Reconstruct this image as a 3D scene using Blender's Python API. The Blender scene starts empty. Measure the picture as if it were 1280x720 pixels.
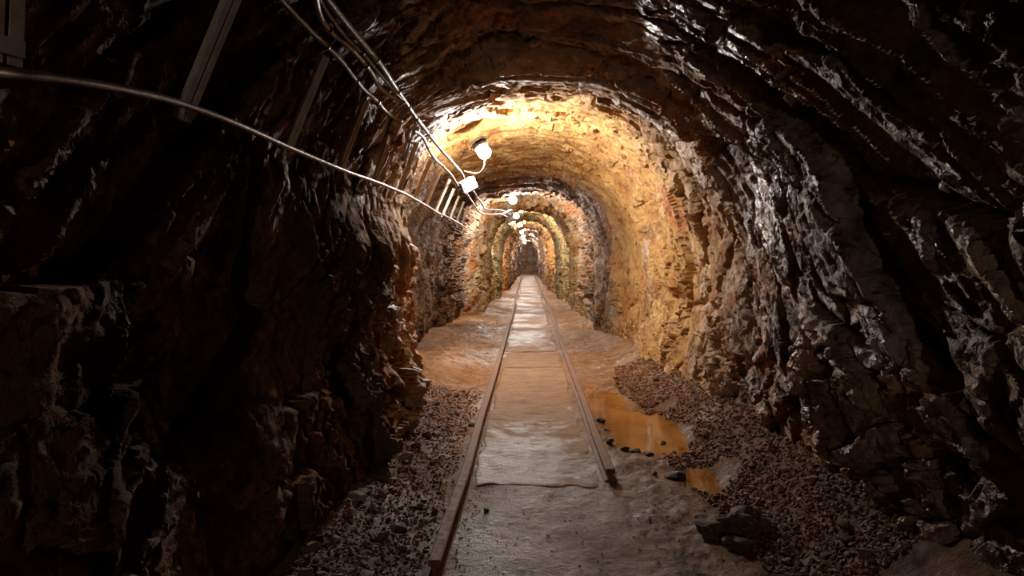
import bpy, bmesh, math, random
import numpy as np
from mathutils import Vector, Matrix

# ------------------------------------------------------------------ camera, world, exposure
sc = bpy.context.scene
C = sc.collection
F = 853.3            # focal length in pixels of the 1280 px wide frame
VX, VY = 660.0, 322.0
CH = 1.10            # camera height above the track bed
cam_d = bpy.data.cameras.new('camera'); cam = bpy.data.objects.new('camera', cam_d); C.objects.link(cam)
cam.location = (0, 0, CH); cam.rotation_euler = (math.pi/2, 0, 0)
cam_d.sensor_width = 36.0; cam_d.lens = 36.0*F/1280.0
cam_d.shift_x = -(VX-640)/1280.0; cam_d.shift_y = -(360-VY)/1280.0
cam_d.clip_start = 0.02; cam_d.clip_end = 200
sc.camera = cam
world = bpy.data.worlds.new('world'); sc.world = world; world.use_nodes = True
world.node_tree.nodes['Background'].inputs['Color'].default_value = (0.0, 0.0, 0.0, 1)
world.node_tree.nodes['Background'].inputs['Strength'].default_value = 0.0
sc.view_settings.view_transform = 'Standard'; sc.view_settings.look = 'None'
sc.view_settings.gamma = 1.0; sc.view_settings.use_curve_mapping = False
sc.view_settings.exposure = 0.0
sc.cycles.use_denoising = True
sc.cycles.max_bounces = 4; sc.cycles.diffuse_bounces = 3; sc.cycles.glossy_bounces = 2; sc.cycles.transmission_bounces = 0
sc.cycles.use_adaptive_sampling = True; sc.cycles.adaptive_threshold = 0.03; sc.cycles.adaptive_min_samples = 16
sc.cycles.sample_clamp_indirect = 4.0
LAMP_POWER = 1180.0   # emission strength of the lamp globes
LAMP_COL = (1.0, 0.93, 0.86)

def at(px, py, d):
    """point at depth d (metres along the drift) seen at pixel px, py"""
    return Vector(((px-VX)*d/F, d, CH+(VY-py)*d/F))

# ------------------------------------------------------------------ noise toolbox (numpy)
def _h(ix, iy, seed):
    n = (ix.astype(np.int64)*374761393 + iy.astype(np.int64)*668265263 + seed*1442695041) & 0xFFFFFFFF
    n = ((n ^ (n >> 13))*1274126177) & 0xFFFFFFFF
    n = ((n ^ (n >> 16))*2246822519) & 0xFFFFFFFF
    n = n ^ (n >> 15)
    return (n & 0xFFFFFF).astype(np.float64)/16777215.0
def vnoise(u, v, seed=0):
    iu = np.floor(u); iv = np.floor(v); fu = u-iu; fv = v-iv
    fu = fu*fu*(3-2*fu); fv = fv*fv*(3-2*fv)
    a = _h(iu, iv, seed); b = _h(iu+1, iv, seed); c = _h(iu, iv+1, seed); d = _h(iu+1, iv+1, seed)
    return (a*(1-fu)+b*fu)*(1-fv)+(c*(1-fu)+d*fu)*fv - 0.5
def fbm(u, v, seed=0, octv=4, gain=0.5):
    r = 0; a = 1.0
    for k in range(octv):
        r = r + a*vnoise(u*2**k + 17.3*k, v*2**k - 9.1*k, seed+k*7); a *= gain
    return r
def facets(u, v, su, sv, seed, shear=0.0, tilt=1.0, jit=0.95):
    """fractured rock: every cell is a plane with its own height and tilt; also returns the crack distance"""
    pu = u/su; pv = v/sv + shear*u/sv
    iu = np.floor(pu); iv = np.floor(pv)
    best = np.full(pu.shape, 9e9); sec = np.full(pu.shape, 9e9); hh = np.zeros(pu.shape)
    for du in (-1, 0, 1):
        for dv in (-1, 0, 1):
            cu = iu+du; cv = iv+dv
            qu = cu+0.5+jit*(_h(cu, cv, seed)-0.5); qv = cv+0.5+jit*(_h(cu, cv, seed+1)-0.5)
            au = pu-qu; av = pv-qv; d = au*au+av*av
            h = (_h(cu, cv, seed+2)-0.5)*1.4 + tilt*(au*(_h(cu, cv, seed+3)-0.5)*2 + av*(_h(cu, cv, seed+4)-0.5)*2.4)
            m = d < best
            sec = np.where(m, best, np.minimum(sec, d)); hh = np.where(m, h, hh); best = np.where(m, d, best)
    return hh, np.sqrt(sec)-np.sqrt(best)
def sstep(a, b, x):
    t = np.clip((x-a)/(b-a), 0, 1); return t*t*(3-2*t)

# ------------------------------------------------------------------ mesh toolbox
def link(o, parent=None):
    C.objects.link(o)
    if parent is not None: o.parent = parent
    return o
def np_mesh(name, co, faces, mat=None, smooth=True):
    me = bpy.data.meshes.new(name)
    co = np.ascontiguousarray(co, dtype=np.float32); faces = np.ascontiguousarray(faces, dtype=np.int32)
    k = faces.shape[1]
    me.vertices.add(len(co)); me.vertices.foreach_set('co', co.ravel())
    me.loops.add(faces.size); me.loops.foreach_set('vertex_index', faces.ravel())
    me.polygons.add(len(faces)); me.polygons.foreach_set('loop_start', np.arange(0, faces.size, k, dtype=np.int32))
    me.polygons.foreach_set('use_smooth', np.full(len(faces), smooth, dtype=bool))
    me.update(calc_edges=True); me.validate()
    if mat: me.materials.append(mat)
    return me
def grid_faces(nu, nv, flip=False):
    i = np.arange(nv-1)[:, None]*nu + np.arange(nu-1)[None, :]
    i = i.ravel()
    f = np.stack([i, i+1, i+1+nu, i+nu], 1)
    return f[:, ::-1] if flip else f
def obj(name, me, parent=None, **props):
    o = bpy.data.objects.new(name, me); link(o, parent)
    for k, v in props.items(): o[k] = v
    return o
def empty(name, loc=(0, 0, 0), **props):
    o = bpy.data.objects.new(name, None); o.empty_display_size = 0.05; o.location = loc; link(o)
    for k, v in props.items(): o[k] = v
    return o
def bm_mesh(name, bm, mat, smooth=False):
    me = bpy.data.meshes.new(name); bmesh.ops.recalc_face_normals(bm, faces=bm.faces); bm.to_mesh(me); bm.free()
    for p in me.polygons: p.use_smooth = smooth
    me.materials.append(mat); return me
def smooth_path(pts, n=8):
    pts = [Vector(p) for p in pts]
    if len(pts) < 3: return pts
    out = []
    P = [2*pts[0]-pts[1]] + pts + [2*pts[-1]-pts[-2]]
    for i in range(1, len(P)-2):
        a, b, c, d = P[i-1:i+3]
        for k in range(n):
            t = k/n
            out.append(0.5*((2*b)+(c-a)*t+(2*a-5*b+4*c-d)*t*t+(3*b-a-3*c+d)*t**3))
    out.append(pts[-1]); return out
def sweep(pts, prof, closed=True):
    """sweep a 2-D profile [(side, up)] along a path"""
    pts = [Vector(p) for p in pts]; n = len(prof); co = []; fa = []
    ref = None
    for i, p in enumerate(pts):
        t = (pts[min(i+1, len(pts)-1)]-pts[max(i-1, 0)]).normalized()
        if ref is None:
            ref = Vector((0, 0, 1)) if abs(t.z) < 0.9 else Vector((1, 0, 0))
        s = t.cross(ref).normalized(); u = s.cross(t).normalized(); ref = u
        for a, b in prof: co.append(p+s*a+u*b)
    for i in range(len(pts)-1):
        for k in range(n):
            fa.append((i*n+k, i*n+(k+1) % n, (i+1)*n+(k+1) % n, (i+1)*n+k))
    return co, fa, n
def sweep_mesh(name, pts, prof, mat, smooth=False):
    co, fa, n = sweep(pts, prof)
    fa = fa + [tuple(range(n-1, -1, -1)), tuple(range(len(co)-n, len(co)))]
    me = bpy.data.meshes.new(name); me.from_pydata([tuple(c) for c in co], [], fa); me.update()
    bm = bmesh.new(); bm.from_mesh(me); bmesh.ops.recalc_face_normals(bm, faces=bm.faces); bm.to_mesh(me); bm.free()
    for p in me.polygons: p.use_smooth = smooth and len(p.vertices) == 4
    me.materials.append(mat); return me
def circ(r, n=8): return [(r*math.cos(2*math.pi*k/n), r*math.sin(2*math.pi*k/n)) for k in range(n)]
def tube(name, pts, r, mat, n=8, sm=6): return sweep_mesh(name, smooth_path(pts, sm) if sm > 1 else pts, circ(r, n), mat, True)
def lathe(bm, prof, seg=20, mtx=None):
    rings = []
    for r, z in prof:
        rings.append([bm.verts.new((r*math.cos(2*math.pi*k/seg), r*math.sin(2*math.pi*k/seg), z)) for k in range(seg)])
    for a, b in zip(rings, rings[1:]):
        for k in range(seg): bm.faces.new((a[k], a[(k+1) % seg], b[(k+1) % seg], b[k]))
    bm.faces.new(rings[0][::-1]); bm.faces.new(rings[-1])
    if mtx: bmesh.ops.transform(bm, matrix=mtx, verts=bm.verts)
    return bm
def box(bm, c, s, bev=0.0):
    m = Matrix.Translation(c) @ Matrix.Diagonal((s[0], s[1], s[2], 1))
    r = bmesh.ops.create_cube(bm, size=1.0, matrix=m)
    if bev:
        es = list({e for v in r['verts'] for e in v.link_edges})
        bmesh.ops.bevel(bm, geom=es, offset=bev, segments=2, affect='EDGES', profile=0.6)
    return bm

# ------------------------------------------------------------------ materials
def new_mat(name):
    m = bpy.data.materials.new(name); m.use_nodes = True
    nt = m.node_tree; b = nt.nodes['Principled BSDF']; return m, nt, b
class NT:
    def __init__(s, nt): s.t = nt
    def n(s, kind, **kw):
        x = s.t.nodes.new(kind)
        for k, v in kw.items(): setattr(x, k, v)
        return x
    def l(s, a, b): s.t.links.new(a, b)
    def noise(s, vec, scale, detail=4, rough=0.55, dist=0.0):
        x = s.n('ShaderNodeTexNoise'); x.inputs['Scale'].default_value = scale; x.inputs['Detail'].default_value = detail
        x.inputs['Roughness'].default_value = rough; x.inputs['Distortion'].default_value = dist
        s.l(vec, x.inputs['Vector']); return x.outputs['Fac']
    def rng(s, val, a, b, c=0.0, d=1.0):
        x = s.n('ShaderNodeMapRange'); x.interpolation_type = 'SMOOTHSTEP'
        for k, v in zip(('From Min', 'From Max', 'To Min', 'To Max'), (a, b, c, d)): x.inputs[k].default_value = v
        s.l(val, x.inputs['Value']); return x.outputs['Result']
    def math(s, op, a, b):
        x = s.n('ShaderNodeMath', operation=op)
        for i, v in enumerate((a, b)):
            if isinstance(v, (int, float)): x.inputs[i].default_value = v
            else: s.l(v, x.inputs[i])
        return x.outputs[0]
    def mix(s, f, a, b):
        x = s.n('ShaderNodeMix', data_type='RGBA')
        if isinstance(f, (int, float)): x.inputs[0].default_value = f
        else: s.l(f, x.inputs[0])
        for i, v in ((6, a), (7, b)):
            if isinstance(v, tuple): x.inputs[i].default_value = (*v, 1)
            else: s.l(v, x.inputs[i])
        return x.outputs[2]
    def bump(s, h, strength, dist, normal=None):
        x = s.n('ShaderNodeBump'); x.inputs['Strength'].default_value = strength; x.inputs['Distance'].default_value = dist
        s.l(h, x.inputs['Height'])
        if normal is not None: s.l(normal, x.inputs['Normal'])
        return x.outputs['Normal']
    def coord(s, scale=(1, 1, 1), out='Object', rot=(0, 0, 0)):
        c = s.n('ShaderNodeTexCoord'); m = s.n('ShaderNodeMapping'); m.inputs['Scale'].default_value = scale
        m.inputs['Rotation'].default_value = rot
        s.l(c.outputs[out], m.inputs['Vector']); return m.outputs['Vector']

def facet_height(N, P, scale, warp=0.0):
    """height of randomly tilted little planes, in metres"""
    v = N.n('ShaderNodeTexVoronoi'); v.inputs['Scale'].default_value = scale; N.l(P, v.inputs['Vector'])
    d = N.n('ShaderNodeVectorMath', operation='SUBTRACT'); N.l(P, d.inputs[0]); N.l(v.outputs['Position'], d.inputs[1])
    c = N.n('ShaderNodeVectorMath', operation='SUBTRACT'); N.l(v.outputs['Color'], c.inputs[0]); c.inputs[1].default_value = (.5, .5, .5)
    e = N.n('ShaderNodeVectorMath', operation='DOT_PRODUCT'); N.l(d.outputs[0], e.inputs[0]); N.l(c.outputs[0], e.inputs[1])
    return e.outputs['Value']
def rock_material():
    m, nt, b = new_mat('drift_rock'); N = NT(nt)
    P = N.coord(); A = N.coord(scale=(1.0, .75, 1.0), rot=(0.25, 0.1, 0.2))
    sep = N.n('ShaderNodeSeparateXYZ'); N.l(P, sep.inputs[0])
    big = N.noise(P, 0.9, 2, 0.5); mid = N.noise(A, 3.6, 4, 0.62); fine = N.noise(A, 16, 5, 0.68)
    mid2 = N.noise(P, 2.1, 4, 0.6)
    yy = N.math('ADD', sep.outputs['Y'], N.math('MULTIPLY', N.math('SUBTRACT', big, 0.5), 1.3))
    y = N.math('DIVIDE', N.math('ADD', yy, N.math('MULTIPLY', N.math('SUBTRACT', mid2, 0.5), 1.0)), 40.0)
    def ramp(stops):
        r = N.n('ShaderNodeValToRGB'); cr = r.color_ramp
        while len(cr.elements) < len(stops): cr.elements.new(0.5)
        for e, (p, v) in zip(cr.elements, stops):
            e.position = max(0, p)/40.0; e.color = (v, v, v, 1) if isinstance(v, float) else (*v, 1)
        N.l(y, r.inputs[0]); return r.outputs[0]
    # iron staining and rock beds along the drift; lamp-lit zones and dark bands painted in
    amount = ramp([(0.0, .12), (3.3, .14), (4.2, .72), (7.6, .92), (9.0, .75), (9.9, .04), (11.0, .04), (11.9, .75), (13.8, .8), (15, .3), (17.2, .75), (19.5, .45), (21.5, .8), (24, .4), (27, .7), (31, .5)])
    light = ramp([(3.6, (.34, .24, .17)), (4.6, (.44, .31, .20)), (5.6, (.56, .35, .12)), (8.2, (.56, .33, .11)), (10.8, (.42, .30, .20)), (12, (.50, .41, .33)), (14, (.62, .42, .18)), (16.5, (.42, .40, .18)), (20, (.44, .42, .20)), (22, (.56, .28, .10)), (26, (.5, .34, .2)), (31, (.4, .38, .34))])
    recess = N.math('MULTIPLY', N.rng(sep.outputs['X'], -.86, -1.05), N.math('MULTIPLY', N.rng(yy, 5.4, 6.0), N.rng(yy, 12.5, 11.0)))  # mask of the left recess; its shade is painted into the rock colour
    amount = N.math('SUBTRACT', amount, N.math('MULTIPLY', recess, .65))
    stain_lit = N.rng(N.math('ADD', amount, N.math('MULTIPLY', N.math('SUBTRACT', mid2, 0.5), 1.3)), 0.25, 0.85)
    grey = N.mix(N.rng(mid, .3, .7), (.095, .064, .049), (.37, .27, .205))
    brown = N.mix(N.rng(mid2, .38, .62), grey, N.mix(N.rng(mid, .3, .7), (.12, .060, .028), (.38, .195, .085)))
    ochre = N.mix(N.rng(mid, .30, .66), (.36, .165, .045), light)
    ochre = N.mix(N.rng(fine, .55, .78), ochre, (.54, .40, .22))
    col = N.mix(stain_lit, brown, ochre)
    rust = N.rng(N.noise(P, 1.7, 3, 0.6, 0.0), .55, .66)
    col = N.mix(N.math('MULTIPLY', rust, .65), col, (.42, .15, .035))
    col = N.mix(N.rng(fine, .46, .27), col, (.06, .042, .034))
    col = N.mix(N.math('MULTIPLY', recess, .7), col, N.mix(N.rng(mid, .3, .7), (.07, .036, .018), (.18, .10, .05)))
    # near the camera the left wall is tinted dark brown and more matt
    near_left = N.math('MULTIPLY', N.rng(sep.outputs['X'], -.45, -.75), N.rng(yy, 4.5, 3.2))
    col = N.mix(N.math('MULTIPLY', near_left, .88), col, N.mix(N.rng(mid2, .35, .65), (.045, .024, .011), (.17, .072, .022)))
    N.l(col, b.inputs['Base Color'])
    wet = N.rng(N.noise(P, 1.5, 3, 0.5), .42, .62)
    r = N.math('ADD', N.rng(wet, 0, 1, .62, .32), N.math('MULTIPLY', N.math('SUBTRACT', fine, .5), .5))
    deep = N.rng(sep.outputs['Y'], 7.0, 8.6)
    r = N.math('ADD', r, N.math('MULTIPLY', N.math('MAXIMUM', near_left, deep), .4))
    N.l(N.math('ADD', r, N.math('MULTIPLY', stain_lit, .25)), b.inputs['Roughness'])
    N.l(N.rng(N.math('MAXIMUM', near_left, deep), 0, 1, .45, .14), b.inputs['Specular IOR Level'])
    # broken faces: two sizes of tilted planes on a slightly warped position, then grain
    wn = N.n('ShaderNodeTexNoise'); wn.inputs['Scale'].default_value = 7; wn.inputs['Detail'].default_value = 1; N.l(P, wn.inputs['Vector'])
    ws = N.n('ShaderNodeVectorMath', operation='SCALE'); N.l(wn.outputs['Color'], ws.inputs[0]); ws.inputs['Scale'].default_value = .10
    wp = N.n('ShaderNodeVectorMath', operation='ADD'); N.l(A, wp.inputs[0]); N.l(ws.outputs[0], wp.inputs[1])
    h = N.math('ADD', N.math('MULTIPLY', facet_height(N, wp.outputs[0], 13), 1.1), N.math('MULTIPLY', facet_height(N, wp.outputs[0], 34), 1.2))
    h = N.math('ADD', h, N.math('MULTIPLY', N.noise(A, 26, 4, 0.7), .022))
    hs = N.math('MULTIPLY', h, N.rng(amount, .3, .85, 1.0, .45))
    N.l(N.bump(hs, 1.0, 1.0), b.inputs['Normal']); return m
def mud_material():
    m, nt, b = new_mat('drift_mud'); N = NT(nt)
    P = N.coord(); sep = N.n('ShaderNodeSeparateXYZ'); N.l(P, sep.inputs[0])
    big = N.noise(P, 1.1, 4, 0.55); mid = N.noise(P, 6, 6, 0.62); fine = N.noise(P, 45, 6, 0.65)
    col = N.mix(N.rng(mid, .3, .7), (.14, .060, .026), (.32, .15, .06))
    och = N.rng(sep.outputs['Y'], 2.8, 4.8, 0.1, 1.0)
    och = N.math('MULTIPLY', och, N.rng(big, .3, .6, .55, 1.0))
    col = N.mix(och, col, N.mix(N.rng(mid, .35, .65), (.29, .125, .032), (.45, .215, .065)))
    bank = N.math('MULTIPLY', N.math('MAXIMUM', N.rng(sep.outputs['X'], .80, 1.0), N.rng(sep.outputs['X'], -.40, -.52)), N.rng(sep.outputs['Y'], 6.2, 4.6))
    col = N.mix(N.math('MULTIPLY', bank, .75), col, N.mix(N.rng(mid, .3, .7), (.11, .045, .020), (.23, .10, .045)))
    strip = N.math('MULTIPLY', N.math('MULTIPLY', N.rng(sep.outputs['X'], -.36, -.22), N.rng(sep.outputs['X'], .75, .30)), N.rng(sep.outputs['Y'], 4.4, 3.6))
    col = N.mix(N.math('MULTIPLY', strip, .75), col, N.mix(N.rng(mid, .32, .68), (.17, .080, .045), (.34, .19, .115)))
    col = N.mix(N.rng(fine, .48, .3, 0, .7), col, (.055, .03, .02))
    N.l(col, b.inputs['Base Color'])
    r = N.math('ADD', N.rng(big, .35, .62, .45, .75), N.math('MULTIPLY', N.math('SUBTRACT', fine, .5), .5))
    N.l(N.math('SUBTRACT', r, N.math('MULTIPLY', strip, .12)), b.inputs['Roughness'])
    b.inputs['Specular IOR Level'].default_value = 0.32
    n1 = N.bump(N.noise(P, 20, 6, 0.78), 1.0, 0.042)
    N.l(n1, b.inputs['Normal']); return m
def slab_material():
    m, nt, b = new_mat('muddy_concrete'); N = NT(nt)
    P = N.coord(); S = N.coord(scale=(1, 3, 1)); sep = N.n('ShaderNodeSeparateXYZ'); N.l(P, sep.inputs[0])
    big = N.noise(P, 1.5, 5, 0.6, 0.5); mid = N.noise(S, 5, 6, 0.65); fine = N.noise(P, 60, 6, 0.7)
    col = N.mix(N.rng(mid, .3, .7), (.16, .086, .052), (.29, .18, .12))
    mudf = N.rng(N.math('ADD', big, N.math('MULTIPLY', N.math('SUBTRACT', mid, .5), .5)), .44, .60)
    near = N.rng(sep.outputs['Y'], 4.2, 5.2); far = N.rng(sep.outputs['Y'], 7.6, 8.6, 1, 0)
    mudf = N.math('MAXIMUM', N.math('MULTIPLY', mudf, .8), N.math('MULTIPLY', N.math('MULTIPLY', near, far), .85))
    col = N.mix(mudf, col, N.mix(N.rng(mid, .3, .7), (.28, .13, .042), (.45, .23, .08)))
    col = N.mix(N.rng(fine, .45, .3, 0, .75), col, (.06, .04, .03))
    N.l(col, b.inputs['Base Color'])
    r = N.math('ADD', N.rng(mudf, 0, .7, .46, .72), N.math('MULTIPLY', N.math('SUBTRACT', fine, .5), .5))
    N.l(r, b.inputs['Roughness'])
    n1 = N.bump(N.noise(S, 16, 8, 0.72), 0.9, 0.03)
    N.l(n1, b.inputs['Normal']); return m
def plain(name, c1, c2, scale=30, rough=(.4, .7), metal=0.0, bump=0.3, bdist=0.003, spec=0.5):
    m, nt, b = new_mat(name); N = NT(nt); P = N.coord()
    n = N.noise(P, scale, 6, 0.62)
    N.l(N.mix(N.rng(n, .32, .68), c1, c2), b.inputs['Base Color'])
    N.l(N.rng(n, .3, .7, rough[0], rough[1]), b.inputs['Roughness'])
    b.inputs['Metallic'].default_value = metal; b.inputs['Specular IOR Level'].default_value = spec
    if bump: N.l(N.bump(N.noise(P, scale*1.7, 5, 0.6), bump, bdist), b.inputs['Normal'])
    return m
def stone_material(name, c1, c2, c3):
    m, nt, b = new_mat(name); N = NT(nt); P = N.coord()
    oi = N.n('ShaderNodeObjectInfo'); w = N.n('ShaderNodeTexCoord')
    n = N.noise(P, 40, 6, 0.65)
    col = N.mix(oi.outputs['Random'], c1, c2); col = N.mix(N.rng(n, .35, .7), col, c3)
    N.l(col, b.inputs['Base Color']); N.l(N.rng(n, .3, .7, .6, .9), b.inputs['Roughness'])
    N.l(N.bump(N.noise(P, 70, 6, 0.65), .5, .006), b.inputs['Normal']); return m
ROCK = rock_material(); MUD = mud_material(); SLAB = slab_material()
RUST = plain('rusty_rail_steel', (.11, .045, .018), (.27, .13, .055), 35, (.65, .9), 0.0, .5, .004)
GALV = plain('dull_galvanised_steel', (.46, .36, .27), (.66, .53, .41), 18, (.4, .6), 0.0, .2, .001)
PIPE = plain('dusty_steel_pipe', (.14, .085, .06), (.32, .24, .20), 22, (.32, .55), 0.3, .4, .002)
CABLE = plain('grimy_cable_sheath', (.10, .065, .045), (.30, .22, .18), 25, (.3, .55), 0.0, .5, .003)
CABLE2 = plain('dark_cable_sheath', (.03, .025, .022), (.10, .08, .065), 25, (.28, .5), 0.0, .4, .002)
WIRE = plain('pale_wire_sheath', (.30, .27, .25), (.48, .45, .43), 25, (.35, .5), 0.0, .1, .001)
BOXM = plain('white_box_plastic', (.34, .34, .33), (.48, .47, .46), 12, (.35, .5), 0.0, .05, .001)
HOOD = plain('dark_lamp_housing', (.05, .045, .04), (.10, .085, .07), 20, (.4, .6), 0.2, .2, .001)
STONE = stone_material('brown_gravel_stone', (.15, .070, .036), (.36, .18, .095), (.21, .10, .052))
DARKSTONE = stone_material('dark_wet_stone', (.055, .034, .025), (.09, .058, .043), (.15, .095, .065))
PALESTONE = stone_material('pale_stone', (.36, .25, .18), (.42, .30, .23), (.28, .18, .13))
REDSTONE = stone_material('reddish_stone', (.38, .17, .11), (.42, .2, .13), (.26, .11, .07))
def water_material():
    m, nt, b = new_mat('muddy_water'); N = NT(nt); P = N.coord()
    n = N.noise(P, 3.5, 3, 0.5)
    N.l(N.mix(N.rng(n, .35, .65), (.27, .095, .010), (.38, .155, .025)), b.inputs['Base Color'])
    b.inputs['Roughness'].default_value = 0.06; b.inputs['IOR'].default_value = 1.33
    N.l(N.bump(N.noise(P, 9, 2, 0.4), .04, .004), b.inputs['Normal']); return m
WATER = water_material()
def glow_material():
    m, nt, b = new_mat('lit_lamp_globe')
    b.inputs['Base Color'].default_value = (.9, .9, .9, 1)
    b.inputs['Emission Color'].default_value = (*LAMP_COL, 1); b.inputs['Emission Strength'].default_value = LAMP_POWER
    return m
GLOW = glow_material()

# ------------------------------------------------------------------ the drift: floor relief
PUDS = [(.60, 5.20, .15, .60, .055), (.79, 4.38, .23, .46, .060), (.88, 3.42, .11, .19, .033)]
def floor_z(x, y):
    x = np.asarray(x, float); y = np.asarray(y, float)
    z = 0.016*fbm(x*1.4, y*1.4, 3, 3) + 0.022*fbm(x*8, y*8, 11, 4, .65)*(.30+.70*sstep(.30, .55, np.abs(x-.04)))
    z = z + 0.13*sstep(-.42, -.95, x)*(0.75+(.25+.6*sstep(6.5, 5, y))*fbm(x*1.5, y*1.2, 5, 3))*(1-.5*sstep(6, 9, y)) 
    near = sstep(9.5, 5.0, y)
    edge = .80+.10*near
    z = z + (0.10+0.16*near)*sstep(edge, edge+.55, x)
    for px_, py_, rx, ry, dp in PUDS:
        q = ((x-px_)/rx)**2+((y-py_)/ry)**2
        z = z - dp*np.exp(-q**1.5)
    return z

# ------------------------------------------------------------------ the drift: rock shell
def tab(y, pts):
    return np.interp(y, [p[0] for p in pts], [p[1] for p in pts])
LT = [(-13, 1.0), (0, 1.06), (2, 1.0), (2.8, .93), (3.6, .87), (4.4, .83), (4.9, .80), (5.15, .95), (5.7, 1.25), (7.5, 1.42), (9, 1.42), (11, 1.32), (12.5, 1.16), (13.6, .88), (14.5, .86), (15.2, 1.0), (17, .95), (18.3, .72), (19.5, .74), (21, .86), (23.3, .64), (24.5, .66), (26, .8), (28.3, .6), (30, .72), (33.5, .58), (36, .7), (38.5, .56), (46, .6)]
RT = [(-13, 1.25), (0, 1.28), (1.6, 1.25), (2.6, 1.24), (3.5, 1.26), (5, 1.32), (6, 1.33), (7, 1.28), (8, 1.2), (9, 1.10), (10.2, 1.00), (11.2, 1.10), (12.5, 1.04), (14, .92), (15.5, 1.0), (17, .92), (18.5, .78), (20.5, .9), (23.3, .70), (25.5, .82), (28.3, .64), (31, .76), (33.5, .6), (36, .72), (38.5, .58), (46, .62)]
CT = [(-7, 2.5), (0, 2.52), (3.2, 2.52), (4.1, 2.48), (4.4, 2.29), (5.4, 2.42), (6.5, 2.50), (8, 2.38), (9.3, 2.26), (10.3, 2.17), (11.2, 2.26), (12.5, 2.28), (14.2, 2.16), (16, 2.28), (18.5, 2.16), (21, 2.28), (23.3, 2.16), (26, 2.28), (28.3, 2.16), (31, 2.26), (33.5, 2.16), (36, 2.26), (46, 2.2)]
def shell():
    ys = [-12.5]
    while ys[-1] < 46:
        y = ys[-1]
        ys.append(y + (0.12 if y < -1 else 0.06 if y < 0.6 else 0.0095 if y < 3.2 else 0.0032*y if y < 9 else 0.0042*y))
    ys = np.array(ys); NV = len(ys); NU = 560
    t = np.linspace(0, 1, NU)
    T, Y = np.meshgrid(t, ys)
    L = tab(ys, LT)[:, None]; R = tab(ys, RT)[:, None]; Cc = tab(ys, CT)[:, None]
    spring = 1.05
    a = 0.235
    base_z = -0.18
    # right wall 0..a, arch a..1-a, left wall 1-a..1
    zr = base_z+(spring-base_z)*np.clip(T/a, 0, 1); zl = base_z+(spring-base_z)*np.clip((1-T)/a, 0, 1)
    ph = np.clip((T-a)/(1-2*a), 0, 1)*math.pi
    cx = np.sign(np.cos(ph))*np.abs(np.cos(ph))**0.90; sx = np.abs(np.sin(ph))**0.90
    X = np.where(T < a, R*(1-.0*(zr-spring)), np.where(T > 1-a, -L, np.where(cx > 0, R*cx, L*cx)))
    Z = np.where(T < a, zr, np.where(T > 1-a, zl, spring+(Cc-spring)*sx))
    # foot of the walls: right foot flares out, left foot near the camera leans in
    foot = sstep(1.0, .0, Z)
    X = X + np.where(T < a, -foot*(.13*sstep(3.6, 5.5, Y)-.05*sstep(4.5, 3.0, Y))*sstep(8.5, 6.5, Y)*sstep(.9, .1, Z), 0) + np.where(T > 1-a, foot*.12*sstep(6, 4, Y), 0)
    nx = np.where(T < a, 1.0, np.where(T > 1-a, -1.0, np.cos(ph))); nz = np.where((T < a) | (T > 1-a), 0.0, np.sin(ph))
    U = T*5.6; V = Y-.70*(np.maximum(Z-.75, 0)**1.25)      # the beds dip towards the camera
    wa = .10+.16*sstep(7, 11, Y)
    wu = U+wa*fbm(U*2.2, V*2.2, 31, 3); wv = V+wa*fbm(U*1.6, V*2.0, 37, 3)
    big = fbm(U*.8, V*.9, 41, 3)
    f1, c1 = facets(wu, wv, .85, .55, 51)
    f2, c2 = facets(wu, wv, .25, .30, 61, 0, 1.3)
    f3, c3 = facets(wu, wv, .095, .125, 71, 0, 1.3)
    f4, c4 = facets(U+.02*vnoise(U*20, V*20, 5), V, 0.042, .055, 81, 0, 1.4)
    fin = fbm(U*16, V*12, 91, 4, .6)
    rough = 1.0+.25*sstep(3.9, 4.4, Y)*sstep(5.8, 5.2, Y)-.62*sstep(5.6, 6.6, Y)*sstep(11.5, 9.5, Y)        # the stained chamber is smoother
    rough = rough*(1-.35*sstep(11, 16, Y))
    rough = rough*np.where(T > .6, 1-.5*sstep(4.0, 2.2, Y), 1)
    rough = rough*(1-.5*sstep(.34, .42, T)*sstep(.68, .60, T)*sstep(4.5, 3.9, Y))   # the near roof is broken along flat beds
    calm = 1-.6*sstep(2.6, 4.0, Y)*sstep(8.5, 7.0, Y)
    ms = sstep(-.18, .12, fbm(U*1.1, V*1.3, 44, 2))*.75+.35
    D = .14*calm*big + rough*(.090*calm*f1 + ms*(.070*f2 + .034*f3 + .012*f4) + .010*fin)
    rid = np.clip(1-np.abs(2.6*fbm(U*1.1, V*4.0, 203, 3, .45)), 0, 1)**3
    rid2 = np.clip(1-np.abs(2.6*fbm(U*2.4, V*9.0, 207, 2, .45)), 0, 1)**3
    D = D - (.060*rid+.022*rid2)*sstep(5.0, 4.3, Y)*sstep(.7, 1.3, Z)*np.where(T > .62, .55, np.where(T > .38, .5, 1.0))
    D = D + rough*(.045*np.exp(-(c1/.05)**2) + .02*np.exp(-(c2/.07)**2))   # open joints
    lim = sstep(0, .35, Z)*.3+.7
    D = D + (1-rough)*(.06*fbm(U*3, V*3, 47, 4, .55))
    ring = sstep(.27, .35, T)*sstep(.74, .66, T)*sstep(4.25, 4.45, Y)*sstep(6.6, 5.8, Y)
    side = sstep(.33, .26, T)*sstep(2.6, 3.2, Y)*sstep(6.2, 5.2, Y)
    D = D*(1-.62*ring)*(1-.42*side)
    D = np.clip(D, -.17, .26)*lim
    X = X+nx*D; Z = Z+nz*D
    X = X+.02*fin*0
    # keep the rock behind the strip of struts, pipe and cables on the left
    zz = [.5, 1.35, 1.52, 1.95, 2.25]; xx = [-.60, -.90, -.93, -.80, -.55]
    xl = np.interp(Z, zz, xx)
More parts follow.
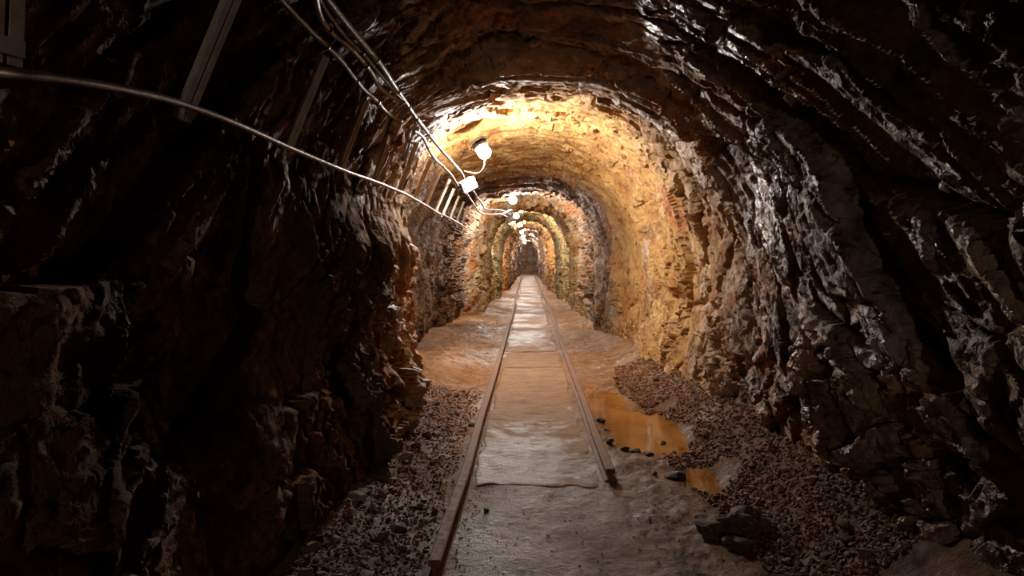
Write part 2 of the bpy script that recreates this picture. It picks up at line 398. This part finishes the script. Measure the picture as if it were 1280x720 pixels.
    wgt = sstep(1.02, 1.36, Z)*sstep(2.25, 2.0, Z)*(T > .56)*sstep(13.5, 12.0, Y)
    X = X-wgt*np.maximum(0, X-(xl-.05*np.abs(f3+f2)*.5))
    co = np.stack([X, Y, Z], -1)
    return ys, co
ys, shell_co = shell()
NV, NU = shell_co.shape[:2]
def shell_part(name, i0, i1):
    c = shell_co[:, i0:i1+1]
    me = np_mesh(name, c.reshape(-1, 3), grid_faces(i1-i0+1, NV, False), ROCK, True)
    me.set_sharp_from_angle(angle=math.radians(38))
    return me
i1 = int(NU*.30); i2 = int(NU*.70)
obj('wall_right', shell_part('wall_right', 0, i1), kind='structure', label='dark jagged bedrock wall on the right with glinting wet ledges')
obj('ceiling', shell_part('ceiling', i1, i2), kind='structure', label='rough vaulted rock roof of the mine tunnel')
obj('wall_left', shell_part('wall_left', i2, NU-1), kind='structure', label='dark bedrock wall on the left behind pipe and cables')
def end_cap(name, y, label, seed):
    n = 60; u = np.linspace(-1.7, 1.7, n); v = np.linspace(-.3, 3.0, n); U, V = np.meshgrid(u, v)
    f, c = facets(U, V, .5, .4, seed)
    Yv = y+.12*f+.2*fbm(U, V, seed, 3)
    me = np_mesh(name, np.stack([U, Yv, V], -1).reshape(-1, 3), grid_faces(n, n), ROCK, True)
    obj(name, me, kind='structure', label=label)
end_cap('wall_far', 45.0, 'far rock face closing the end of the tunnel', 301)
end_cap('wall_back', -12.2, 'rock face behind the camera', 302)

# ------------------------------------------------------------------ floor
xs = np.linspace(-1.75, 1.9, 330)
fy = [-12.5]
while fy[-1] < 46:
    y = fy[-1]; fy.append(y+(.16 if y < 0 else .08 if y < 1.5 else .008 if y < 3 else .0034*y))
fy = np.array(fy); FX, FY = np.meshgrid(xs, fy)
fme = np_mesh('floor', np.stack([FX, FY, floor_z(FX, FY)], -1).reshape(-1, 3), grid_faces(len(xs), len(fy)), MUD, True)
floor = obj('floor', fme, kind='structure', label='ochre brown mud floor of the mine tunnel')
# slabs of the track bed
def slab(y0, y1, x0, x1, seed, dz=0.0):
    nx = 60; ny = max(12, int(min(260, (y1-y0)/.012)))
    u = np.linspace(0, 1, nx); v = np.linspace(0, 1, ny); U, V = np.meshgrid(u, v)
    X = x0+(x1-x0)*U; Y = y0+(y1-y0)*V
    ed = .02*fbm(Y*3, X*0+seed, seed, 3); X = X+ed*2.2*np.where(U < .5, 1-U, U)
    e2 = .02*fbm(X*4, Y*0+seed, seed+5, 3); Y = Y+e2*(6*np.exp(-V*(y1-y0)/.3) if y0 < 4 else np.exp(-V*(y1-y0)/.1))
    dst = np.minimum(np.minimum(U, 1-U)*(x1-x0), np.minimum(V, 1-V)*(y1-y0))
    Z = floor_z(X, Y)+.004+dz+.010*fbm(X*3, Y*2, seed+9, 4)+.004*fbm(X*16, Y*10, seed+3, 3)-.03*(1-sstep(0, .03, dst))
    me = np_mesh('slab', np.stack([X, Y, Z], -1).reshape(-1, 3), grid_faces(nx, ny), SLAB, True)
    return obj('slab', me, floor)
for k, (a, b, dz) in enumerate([(3.30, 6.78, .001), (6.79, 7.86, -.001), (7.88, 14.3, .004), (14.34, 21.0, .002), (21.05, 26.0, .004), (26.06, 44.5, .002)]):
    slab(a, b, -.285, .365, 100+k*13, dz)

# ------------------------------------------------------------------ rails
def rail(name, pts, label):
    root = empty(name, (pts[0][0], pts[0][1], 0), label=label, category='rail', group='mine track rails')
    prof = [(-.030, -.02), (.030, -.02), (.030, -.008), (.007, -.003), (.007, .022), (.023, .030), (.023, .046), (.018, .050), (-.018, .050), (-.023, .046), (-.023, .030), (-.007, .022), (-.007, -.003), (-.030, -.008)]
    P = smooth_path([Vector(p) for p in pts], 10)
    me = sweep_mesh('rail_bar', P, prof, RUST, False)
    me.transform(Matrix.Translation(-root.location))
    b = obj('rail_bar', me, root)
    return root
ZR = 0.012
def rail_pt(px_, py_): 
    d = F*(CH-.062)/(py_-VY); return ((px_-VX)*d/F, d, ZR)
rl = [rail_pt(543, 700), rail_pt(563, 640), rail_pt(584, 580), rail_pt(601, 520), rail_pt(617, 470), rail_pt(632, 420), rail_pt(643, 382), (-.34, 20, ZR), (-.35, 28, ZR), (-.35, 44.4, ZR)]
rr = [rail_pt(763, 586), rail_pt(744, 540), rail_pt(728, 495), rail_pt(711, 452), rail_pt(697, 415), rail_pt(686, 380), (.43, 20, ZR), (.42, 28, ZR), (.41, 44.4, ZR)]
rail('mine_rail', rl, 'long rusty rail on the left of the track, reaching the bottom edge')
rail('mine_rail', rr, 'shorter rusty rail on the right, ending in a cut face beside the puddle')

# ------------------------------------------------------------------ puddles
def puddle(cx, cy, rx, ry, seed, label):
    n = 40; co = [(0, 0, 0)]; fa = []
    for k in range(n):
        t = 2*math.pi*k/n; r = 1.25+.12*float(vnoise(np.array([math.cos(t)*1.5+seed]), np.array([math.sin(t)*1.5]), seed)[0])
        co.append((rx*r*math.cos(t), ry*r*math.sin(t), 0))
    for k in range(n): fa.append((0, 1+k, 1+(k+1) % n))
    me = bpy.data.meshes.new('puddle'); me.from_pydata(co, [], fa); me.update(); me.materials.append(WATER)
    o = obj('puddle', me, label=label, category='puddle'); o.location = (cx, cy, -.018); return o
puddle(.70, 4.98, .38, .98, 3, 'long orange muddy puddle beside the right rail')
puddle(.88, 3.42, .17, .19, 9, 'small shallow puddle nearer the camera by the right gravel')

# ------------------------------------------------------------------ stones
rnd = random.Random(7)
def stone_mesh(name, seed, mat, flat=.6, n=16):
    r = random.Random(seed); bm = bmesh.new()
    for k in range(n):
        v = Vector((r.gauss(0, 1), r.gauss(0, 1), r.gauss(0, 1))).normalized()*r.uniform(.8, 1.0)
        bm.verts.new((v.x*.5, v.y*.5*r.uniform(.75, 1), v.z*.5*flat))
    h = bmesh.ops.convex_hull(bm, input=bm.verts)
    bmesh.ops.delete(bm, geom=[g for g in h['geom_interior'] if isinstance(g, bmesh.types.BMVert)], context='VERTS')
    return bm_mesh(name, bm, mat)
def clod_mesh(name, seed, mat, flat):
    bm = bmesh.new(); bmesh.ops.create_icosphere(bm, subdivisions=3, radius=.5)
    for v in bm.verts:
        p = v.co; k = 1+.9*float(fbm(np.array([p.x*3+seed+p.z*2]), np.array([p.y*3-p.z*2]), seed, 3, .6)[0])
        v.co = Vector((p.x*k, p.y*k*.8, p.z*k*flat))
    return bm_mesh(name, bm, mat)
def place_stone(name, me, x, y, s, rz, tilt=0.0, sink=.25, sc3=(1, 1, 1), **props):
    o = obj(name, me, **props)
    zs = [v.co.z for v in me.vertices]
    o.scale = (s*sc3[0], s*sc3[1], s*sc3[2]); o.rotation_euler = (tilt, tilt*.4, rz)
    fz = max(float(floor_z(np.array([x]), np.array([y]))[0]), -.022)
    o.location = (x, y, fz+(-min(zs)*(1-sink*2))*s*sc3[2]); return o
def ground(px_, py_, z=0.0):
    d = F*(CH-z)/(py_-VY); return ((px_-VX)*d/F, d)
special = [
    ('stone', 845, 588, 30, DARKSTONE, .45, 'dark flat stone lying in wet mud below the puddle', 0.02),
    ('mud_clod', 925, 655, 52, DARKSTONE, .55, 'large dark clod of mud at the foot of the right gravel', .04),
    ('mud_clod', 893, 664, 34, DARKSTONE, .5, 'smaller dark mud clod touching the left of the large clod', .02),
    ('mud_clod', 921, 678, 30, DARKSTONE, .5, 'dark mud clod in front of the large clod', .02),
    ('stone', 751, 525, 13, DARKSTONE, .6, 'small dark stone between right rail and puddle, upper of two', 0.0),
    ('stone', 758, 535, 11, DARKSTONE, .6, 'small dark stone between right rail and puddle, lower of two', 0.0),
    ('stone', 762, 553, 12, DARKSTONE, .6, 'dark lump beside the right rail just above its cut end', 0.0),
    ('stone', 781, 561, 13, DARKSTONE, .55, 'dark lump second in the row of lumps below the puddle', 0.0),
    ('stone', 795, 564, 15, DARKSTONE, .55, 'dark lump third in the row of lumps below the puddle', 0.0),
    ('stone', 812, 566, 14, DARKSTONE, .55, 'dark lump fourth in the row of lumps below the puddle', 0.0),
    ('stone', 829, 551, 11, DARKSTONE, .6, 'small dark stone at the lower rim of the puddle', 0.0),
    ('stone', 818, 589, 9, DARKSTONE, .6, 'tiny dark stone just left of the dark flat stone', 0.0),
    ('stone', 850, 581, 7, PALESTONE, .6, 'tiny pale stone on the far rim of the dark flat stone', 0.02),
    ('stone', 922, 524, 14, REDSTONE, .7, 'reddish stone on the gravel bank at the right wall', .16),
    ('stone', 822, 477, 13, DARKSTONE, .6, 'dark stone at the foot of the ochre right wall', .06),
    ('stone', 508, 573, 24, PALESTONE, .6, 'brown block of stone on the gravel by the left wall', .05),
    ('stone', 490, 594, 20, DARKSTONE, .4, 'dark flat stone put for the shadow in front of the brown block on the left', .05),  # shadow beside the block modelled as a dark stone
    ('stone', 534, 538, 17, DARKSTONE, .7, 'dark angular stone near the projecting left rock corner', .06),
    ('stone', 520, 552, 15, DARKSTONE, .7, 'dark angular stone beside the left wall above the brown block', .06),
    ('stone', 535, 642, 21, PALESTONE, .35, 'pale flat stone on the gravel left of the left rail', .02),
    ('stone', 452, 711, 46, DARKSTONE, .25, 'dark long slab of stone at the bottom edge on the left', .08),
    ('stone', 497, 647, 26, DARKSTONE, .35, 'dark flat stone midway between left wall and left rail', .04),
    ('stone', 590, 532, 12, DARKSTONE, .45, 'small dark stone just left of the left rail', .0),
    ('stone', 446, 610, 26, PALESTONE, .4, 'pale tilted stone plate leaning at the foot of the left wall', .10),
    ('stone', 405, 636, 30, STONE, .35, 'long brown stone plate leaning on the left wall foot', .10),
    ('stone', 388, 672, 30, STONE, .4, 'brown stone plate on the rubble at lower left', .10),
    ('stone', 607, 640, 10, DARKSTONE, .6, 'tiny dark pebble on the slab right of the left rail', .0),
    ('stone', 940, 600, 15, PALESTONE, .6, 'pale brown stone in the middle of the right gravel', .08),
]
for k, (nm, px_, py_, w, mt, fl, lab, z) in enumerate(special):
    x, y = ground(px_, py_, z); s = w*y/F
    place_stone(nm, clod_mesh(nm, 500+k, mt, fl) if nm == 'mud_clod' else stone_mesh(nm, 500+k, mt, fl, 18), x, y, s*1.08, rnd.uniform(-.4, .4), rnd.uniform(-.2, .2) if 'tilted' not in lab and 'leaning' not in lab else .7, .2, label=lab, category='mud clod' if nm == 'mud_clod' else 'stone')
variants = [stone_mesh('gravel_stone', 900+k, STONE, rnd.uniform(.5, .8), 12) for k in range(14)]
def right_spot(w=1.22):
    while True:
        y = 2.2+4.6*rnd.random()**1.4
        x = rnd.uniform(.74, w)+.02*(3.5-y)
        if vnoise(np.array([x*3]), np.array([y*2]), 5)[0] > -.38 and x > .80+.05*math.sin(y*3) and min(((x-a)/b_)**2+((y-c)/d_)**2 for a, c, b_, d_, e in PUDS) > 1.05: return x, y
def left_spot():
    y = 2.15+3.4*rnd.random()**1.2; x = -.40-.38*rnd.random()**.85; return x, y
R_LAB = 'small brown gravel stone in the bank along the right wall'
L_LAB = 'small brown gravel stone in the strip along the left wall'
for k in range(270):
    if k < 185: (x, y), lab, g = right_spot(), R_LAB, 'gravel along the right wall'
    else: (x, y), lab, g = left_spot(), L_LAB, 'gravel along the left wall'
    s = rnd.uniform(.026, .050) if rnd.random() < .85 else rnd.uniform(.05, .075)
    place_stone('gravel_stone', rnd.choice(variants), x, y, s, rnd.uniform(0, 6.28), rnd.uniform(-.5, .5), .2, label=lab, category='stone', group=g)
def gravel_stuff(name, spots, label):
    vs = []; fs = []; off = 0
    base = []
    for me in variants:
        me.calc_loop_triangles()
        base.append((np.array([v.co[:] for v in me.vertices]), np.array([t.vertices[:] for t in me.loop_triangles])))
    X = np.array([p[0] for p in spots]); Yy = np.array([p[1] for p in spots]); Zz = floor_z(X, Yy)
    for k, (x, y, s) in enumerate(spots):
        b, f = base[k % len(base)]
        R = np.array(Matrix.Rotation(rnd.uniform(0, 6.28), 3, 'Z') @ Matrix.Rotation(rnd.uniform(-.6, .6), 3, 'X'))
        vs.append((b*s)@R.T+np.array([x, y, Zz[k]+.12*s])); fs.append(f+off); off += len(b)
    me = np_mesh(name, np.concatenate(vs), np.concatenate(fs), STONE, False)
    return obj(name, me, kind='stuff', label=label, category='gravel')
sp = []
for k in range(7200):
    x, y = right_spot(1.34); sp.append((x, y, rnd.uniform(.010, .032)))
gravel_stuff('gravel', sp, 'fine brown gravel covering the bank along the right wall')
sp = []
for k in range(4200):
    x, y = left_spot(); x = -.40+(x+.40)*1.14+rnd.uniform(0, .05); sp.append((x, y, rnd.uniform(.008, .024)))
gravel_stuff('gravel', sp, 'fine brown gravel covering the strip along the left wall')
sp = []
for k in range(1500):
    y = 2.2+7*rnd.random()**1.5; x = rnd.choice([rnd.uniform(-.45, -.38), rnd.uniform(.45, .9), rnd.uniform(-.30, -.22), rnd.uniform(-.25, .7)]); sp.append((x, y, rnd.uniform(.006, .014)))
gravel_stuff('grit', sp, 'scattered fine grit on the mud beside and between the rails')

# ------------------------------------------------------------------ pipe on the left wall
pipe_px = [(-70, 80, 1.02), (0, 90, 1.15), (60, 96, 1.26), (130, 107, 1.42), (200, 122, 1.63), (245, 136, 1.80), (300, 157, 2.06), (365, 186, 2.52), (432, 214, 3.26), (474, 229, 4.0), (505, 242, 4.75), (522, 251, 5.4), (536, 259, 6.05), (547, 266, 6.6), (557, 270, 7.3), (570, 277, 8.4), (588, 287, 10.2), (603, 288, 12.2), (616, 290, 15.0), (628, 297, 18.0)]
PP = [at(*p) for p in pipe_px]
obj('wall_pipe', tube('wall_pipe', PP, .0095, PIPE, 10, 6), label='long thin rusty pipe running along the left wall below the struts', category='pipe')

# ------------------------------------------------------------------ struts between pipe and cables
struts = [((22, 80), (30, -90), 1.17, .056), ((241, 150), (330, -65), 1.80, .042), ((366, 195), (416, 70), 2.53, .036), ((431, 214), (466, 124), 3.26, .036), ((473, 230), (490, 180), 4.0, .034), ((503, 243), (526, 180), 4.76, .032), ((521, 252), (543, 200), 5.40, .032), ((535, 260), (556, 211), 6.02, .030), ((547, 267), (566, 224), 6.60, .030), ((556, 271), (571, 236), 7.25, .028), ((565, 275), (577, 245), 7.9, .026), ((573, 279), (583, 252), 8.6, .026), ((579, 282), (588, 258), 9.2, .026)]
s_lab = ['wide steel strut at the top left corner of the picture', 'long pale steel strut crossing the pipe at the upper left', 'third strut from the left, below the bend of the cables', 'fourth strut from the left, brownish, below the cable knot',
         'fifth strut from the left, dim and short in the shadow', 'sixth strut from the left, just right of the hanging wire loop', 'seventh strut from the left, at the dark edge of the lit rock', 'eighth strut from the left, in front of yellow rock', 'ninth strut from the left, bright, below the white junction box',
         'tenth strut from the left, bright, below the white junction box', 'eleventh strut from the left in the dark recess', 'twelfth strut from the left in the dark recess', 'thirteenth and farthest strut in the dark recess']
for (b0, t0, d, w), lab in zip(struts, s_lab):
    p0 = at(b0[0], b0[1], d); p1 = at(t0[0], t0[1], d)
    # stand just behind the pipe
    off = Vector((-.030, .0, .0)); p0 += off; p1 += off
    root = empty('wall_strut', p0, label=lab, category='strut', group='steel struts on the left wall')
    ax = (p1-p0).normalized(); ln = (p1-p0).length
    inward = Vector((0.93, -0.37, 0)); inward = (inward-ax*inward.dot(ax)).normalized(); side = ax.cross(inward)
    M = Matrix((side, inward, ax)).transposed().to_4x4()
    h = w/2; q = w*.10; dpt = w*.45
    for nm, c, s in (('strut_back', (0, -dpt/2, ln/2), (w, .003, ln)), ('strut_flange', (-h+q/2*0+w*.22, dpt*.5, ln/2), (w*.42, .003, ln)), ('strut_flange', (h-w*.22, dpt*.5, ln/2), (w*.42, .003, ln)), ('strut_web', (-h, 0, ln/2), (.003, dpt, ln)), ('strut_web', (h, 0, ln/2), (.003, dpt, ln))):
        bm = bmesh.new(); box(bm, c, s, .0006); bmesh.ops.transform(bm, matrix=M, verts=bm.verts)
        obj(nm, bm_mesh(nm, bm, GALV), root)
    # clip that holds the pipe
    bm = bmesh.new(); box(bm, (0, dpt*.5+.008, .03), (w*.9, .010, .030), .002); bmesh.ops.transform(bm, matrix=M, verts=bm.verts)
    obj('pipe_clip', bm_mesh('pipe_clip', bm, GALV), root)

# ------------------------------------------------------------------ cables
def by_z(px_, py_, z): return at(px_, py_, F*z/(VY-py_))
def cable(name, pts, r, mat, label, ties=(), cat='cable'):
    P = [Vector(p) for p in pts]
    o = obj(name, tube(name, P, r, mat, 8, 6), label=label, category=cat, group='cables under the roof')
    sp_ = smooth_path(P, 6)
    for t in ties:
        k = int(t*(len(sp_)-2)); a = sp_[k]; d = (sp_[k+1]-a).normalized()
        me = sweep_mesh('cable_tie', [a-d*.006, a+d*.006], circ(r+.004, 8), CABLE2, True); obj('cable_tie', me, o)
    return o
ca = [(340, -95), (375, -45), (410, 0), (440, 38), (475, 80), (492, 106), (507, 128), (517, 143), (530, 160), (547, 182), (560, 197), (570, 208), (577, 216), (581, 224)]
cable('roof_cable', [by_z(x, y, .86) for x, y in ca], .013, CABLE, 'thick upper cable running straight down to the white junction box', (.3, .42, .5, .58, .66, .74))
cb = [(388, -60), (393, -20), (396, 5), (403, 25), (416, 42), (433, 55), (450, 73), (464, 90), (472, 105), (482, 116), (495, 124), (505, 128)]
cable('roof_cable', [by_z(x, y, .835) for x, y in cb], .011, CABLE, 'sagging brown cable just below the straight upper cable', (.35, .6))
cc = [(380, -50), (400, 0), (418, 28), (436, 50), (455, 68), (468, 84), (480, 98), (492, 113), (504, 127)]
cable('roof_cable', [by_z(x, y, .85) for x, y in cc], .010, CABLE2, 'dark cable between the straight and the sagging brown cable', (.5,))
cd = [(300, -60), (352, 0), (388, 38), (425, 74), (441, 95), (455, 112), (470, 125), (482, 139), (493, 147), (502, 151)]
cable('roof_cable', [by_z(x, y, .80) for x, y in cd], .0105, CABLE, 'lowest brown cable ending in a free tip by the knot', (.3, .5, .7))
ce = [(516, 142), (519, 150), (517, 163), (510, 185), (505, 200), (504, 196), (508, 175), (512, 158)]
cable('wire_loop', [at(x, y, 4.0+.002*i) for i, (x, y) in enumerate(ce)], .005, WIRE, 'thin pale wire hanging down in a narrow loop', (), 'wire')
cf = [(517, 163), (524, 167), (530, 174), (537, 189), (546, 201), (557, 211), (566, 221), (572, 232)]
cable('roof_cable', [at(x, y, d) for (x, y), d in zip(cf, (4.05, 4.3, 4.6, 5.1, 5.6, 6.1, 6.5, 6.75))], .010, CABLE, 'lower cable leading to the left side of the white junction box', (.4, .7))
cable('hook_wire', [at(513, 178, 4.4), at(520, 178.5, 4.45), at(527, 178, 4.6)], .004, CABLE, 'short thin rod bridging wire loop and strut', (), 'wire')
c1 = [(581, 239), (588, 249), (597, 262), (603, 267), (614, 268), (626, 268), (634, 271)]
cable('roof_cable', [at(x, y, d) for (x, y), d in zip(c1, (6.8, 7.4, 8.4, 9.0, 9.8, 10.7, 11.3))], .010, WIRE, 'lower pale cable from junction box to the second lamp', (.3, .6))
c2 = [(591, 238), (597, 247), (603, 256), (607, 261), (618, 262), (630, 264), (638, 268)]
cable('roof_cable', [at(x, y, d) for (x, y), d in zip(c2, (6.8, 7.4, 8.2, 8.8, 9.6, 10.6, 11.3))], .010, WIRE, 'upper pale cable from junction box to the second lamp', (.35, .7))

# ------------------------------------------------------------------ lamps with their junction boxes
def make_lamp():
    root = empty('tunnel_lamp', (0, 0, 0))
    # local +Z points from the globe to its base on the rock
    bm = lathe(bmesh.new(), [(.001, -.068), (.025, -.063), (.045, -.050), (.058, -.030), (.064, -.005), (.062, .02), (.050, .045), (.040, .055), (.001, .056)], 12)
    obj('globe', bm_mesh('globe', bm, GLOW, True), root)
    bm = lathe(bmesh.new(), [(.066, .050), (.072, .054), (.074, .070), (.066, .086), (.050, .105), (.001, .106)], 20)
    hd = obj('hood', bm_mesh('hood', bm, HOOD, True), root)
    bm = lathe(bmesh.new(), [(.095, .104), (.095, .116), (.001, .117)], 20)
    bp = obj('base_plate', bm_mesh('base_plate', bm, HOOD, True), root)
    for k in range(3):
        t = k*2.094; bm = lathe(bmesh.new(), [(.006, .098), (.006, .106), (.001, .107)], 8, Matrix.Translation((.08*math.cos(t), .08*math.sin(t), 0)))
        obj('screw', bm_mesh('screw', bm, GALV, True), bp)
    return root
def copy_tree(o, parent=None):
    c = o.copy(); C.objects.link(c); c.parent = parent
    for ch in list(o.children): copy_tree(ch, c)
    return c
lamp0 = make_lamp()
lamp_pos = [at(605, 190, 6.5), at(641, 250, 11.5), at(645, 270, 16.5), at(650, 281, 21.5), at(652, 290, 26.5), at(654, 296, 31.5), at(655.5, 300, 36.5), at(656, 303, 41.5), Vector((-.42, -8.5, 2.1))]  # the last one, behind the camera, is added as unseen front fill
lamp_lab = ['nearest and largest glowing lamp above the white junction box', 'second glowing lamp from the camera, on the dark rock arch', 'third glowing lamp from the camera, bluish white', 'fourth glowing lamp from the camera, inside the greenish arch', 'fifth glowing lamp from the camera, small and low', 'sixth glowing lamp deep in the tunnel', 'seventh glowing lamp deep in the tunnel', 'farthest glowing lamp at the end of the tunnel', 'added unseen lamp behind the camera, filling the near walls from the front']
axis = Vector((-.48, .22, .85)).normalized()
q = axis.to_track_quat('Z', 'Y')
for k, (p, lab) in enumerate(zip(lamp_pos, lamp_lab)):
    o = lamp0 if k == 0 else copy_tree(lamp0)
    o.location = p; o.rotation_mode = 'QUATERNION'; o.rotation_quaternion = q if p.y > 0 else Vector((-.2, 0, 1)).to_track_quat('Z', 'Y')
    o['label'] = lab; o['category'] = 'lamp'; o['group'] = 'tunnel lamps'
def make_box():
    root = empty('junction_box', (0, 0, 0))
    obj('box_body', bm_mesh('box_body', box(bmesh.new(), (0, 0, 0), (.15, .07, .11), .008), BOXM), root)
    lid = obj('box_lid', bm_mesh('box_lid', box(bmesh.new(), (0, -.042, 0), (.158, .018, .118), .006), BOXM), root)
    for sx, sz in ((-1, .02), (-1, -.025), (1, .02), (1, -.025)):
        m = Matrix.Translation((sx*.088, 0, sz)) @ Matrix.Rotation(math.pi/2, 4, 'Y')
        bm = lathe(bmesh.new(), [(.014, -.016), (.014, .008), (.010, .016), (.001, .017)], 10, m)
        obj('cable_gland', bm_mesh('cable_gland', bm, HOOD, True), root)
    for sx in (-1, 1):
        for sz in (-1, 1):
            m = Matrix.Translation((sx*.066, -.051, sz*.046)) @ Matrix.Rotation(math.pi/2, 4, 'X')
            obj('screw', bm_mesh('screw', lathe(bmesh.new(), [(.005, -.003), (.005, .003), (.001, .004)], 8, m), GALV, True), lid)
    return root
bx0 = make_box()
for k, (p, lab) in enumerate([(at(584, 231, 6.7), 'white junction box on the cables below the nearest lamp'), (at(635, 268, 11.4), 'white junction box on the cables below the second lamp'), (at(640, 281, 16.5), 'small junction box on the cables below the third lamp')]):
    o = bx0 if k == 0 else copy_tree(bx0)
    o.location = p; o.rotation_euler = (.15, -.5, .5); o['label'] = lab; o['category'] = 'junction box'; o['group'] = 'junction boxes'
cable('lamp_cord', [at(580, 214, 6.6), at(588, 216, 6.5), at(597, 217, 6.42), at(604, 211, 6.42), at(606, 200, 6.46)], .007, WIRE, 'white cord curving up from the junction box to the nearest lamp', (), 'cord')
cable('roof_cable', [at(636, 272, 11.5), at(633, 279, 12.5), at(639, 283, 14.5), at(641, 284, 16.4)], .010, WIRE, 'kinked pale cable between second and third lamp, lower strand', ())
cable('roof_cable', [at(640, 268, 11.5), at(637, 275, 12.6), at(641, 279, 14.5), at(643, 281, 16.4)], .010, WIRE, 'kinked pale cable between second and third lamp, upper strand', ())
cable('roof_cable', [at(642, 283, 16.6), at(646, 291, 21.5), at(650, 297, 26.5), at(653, 302, 33)], .010, WIRE, 'pale cable running on to the farthest lamps', ())
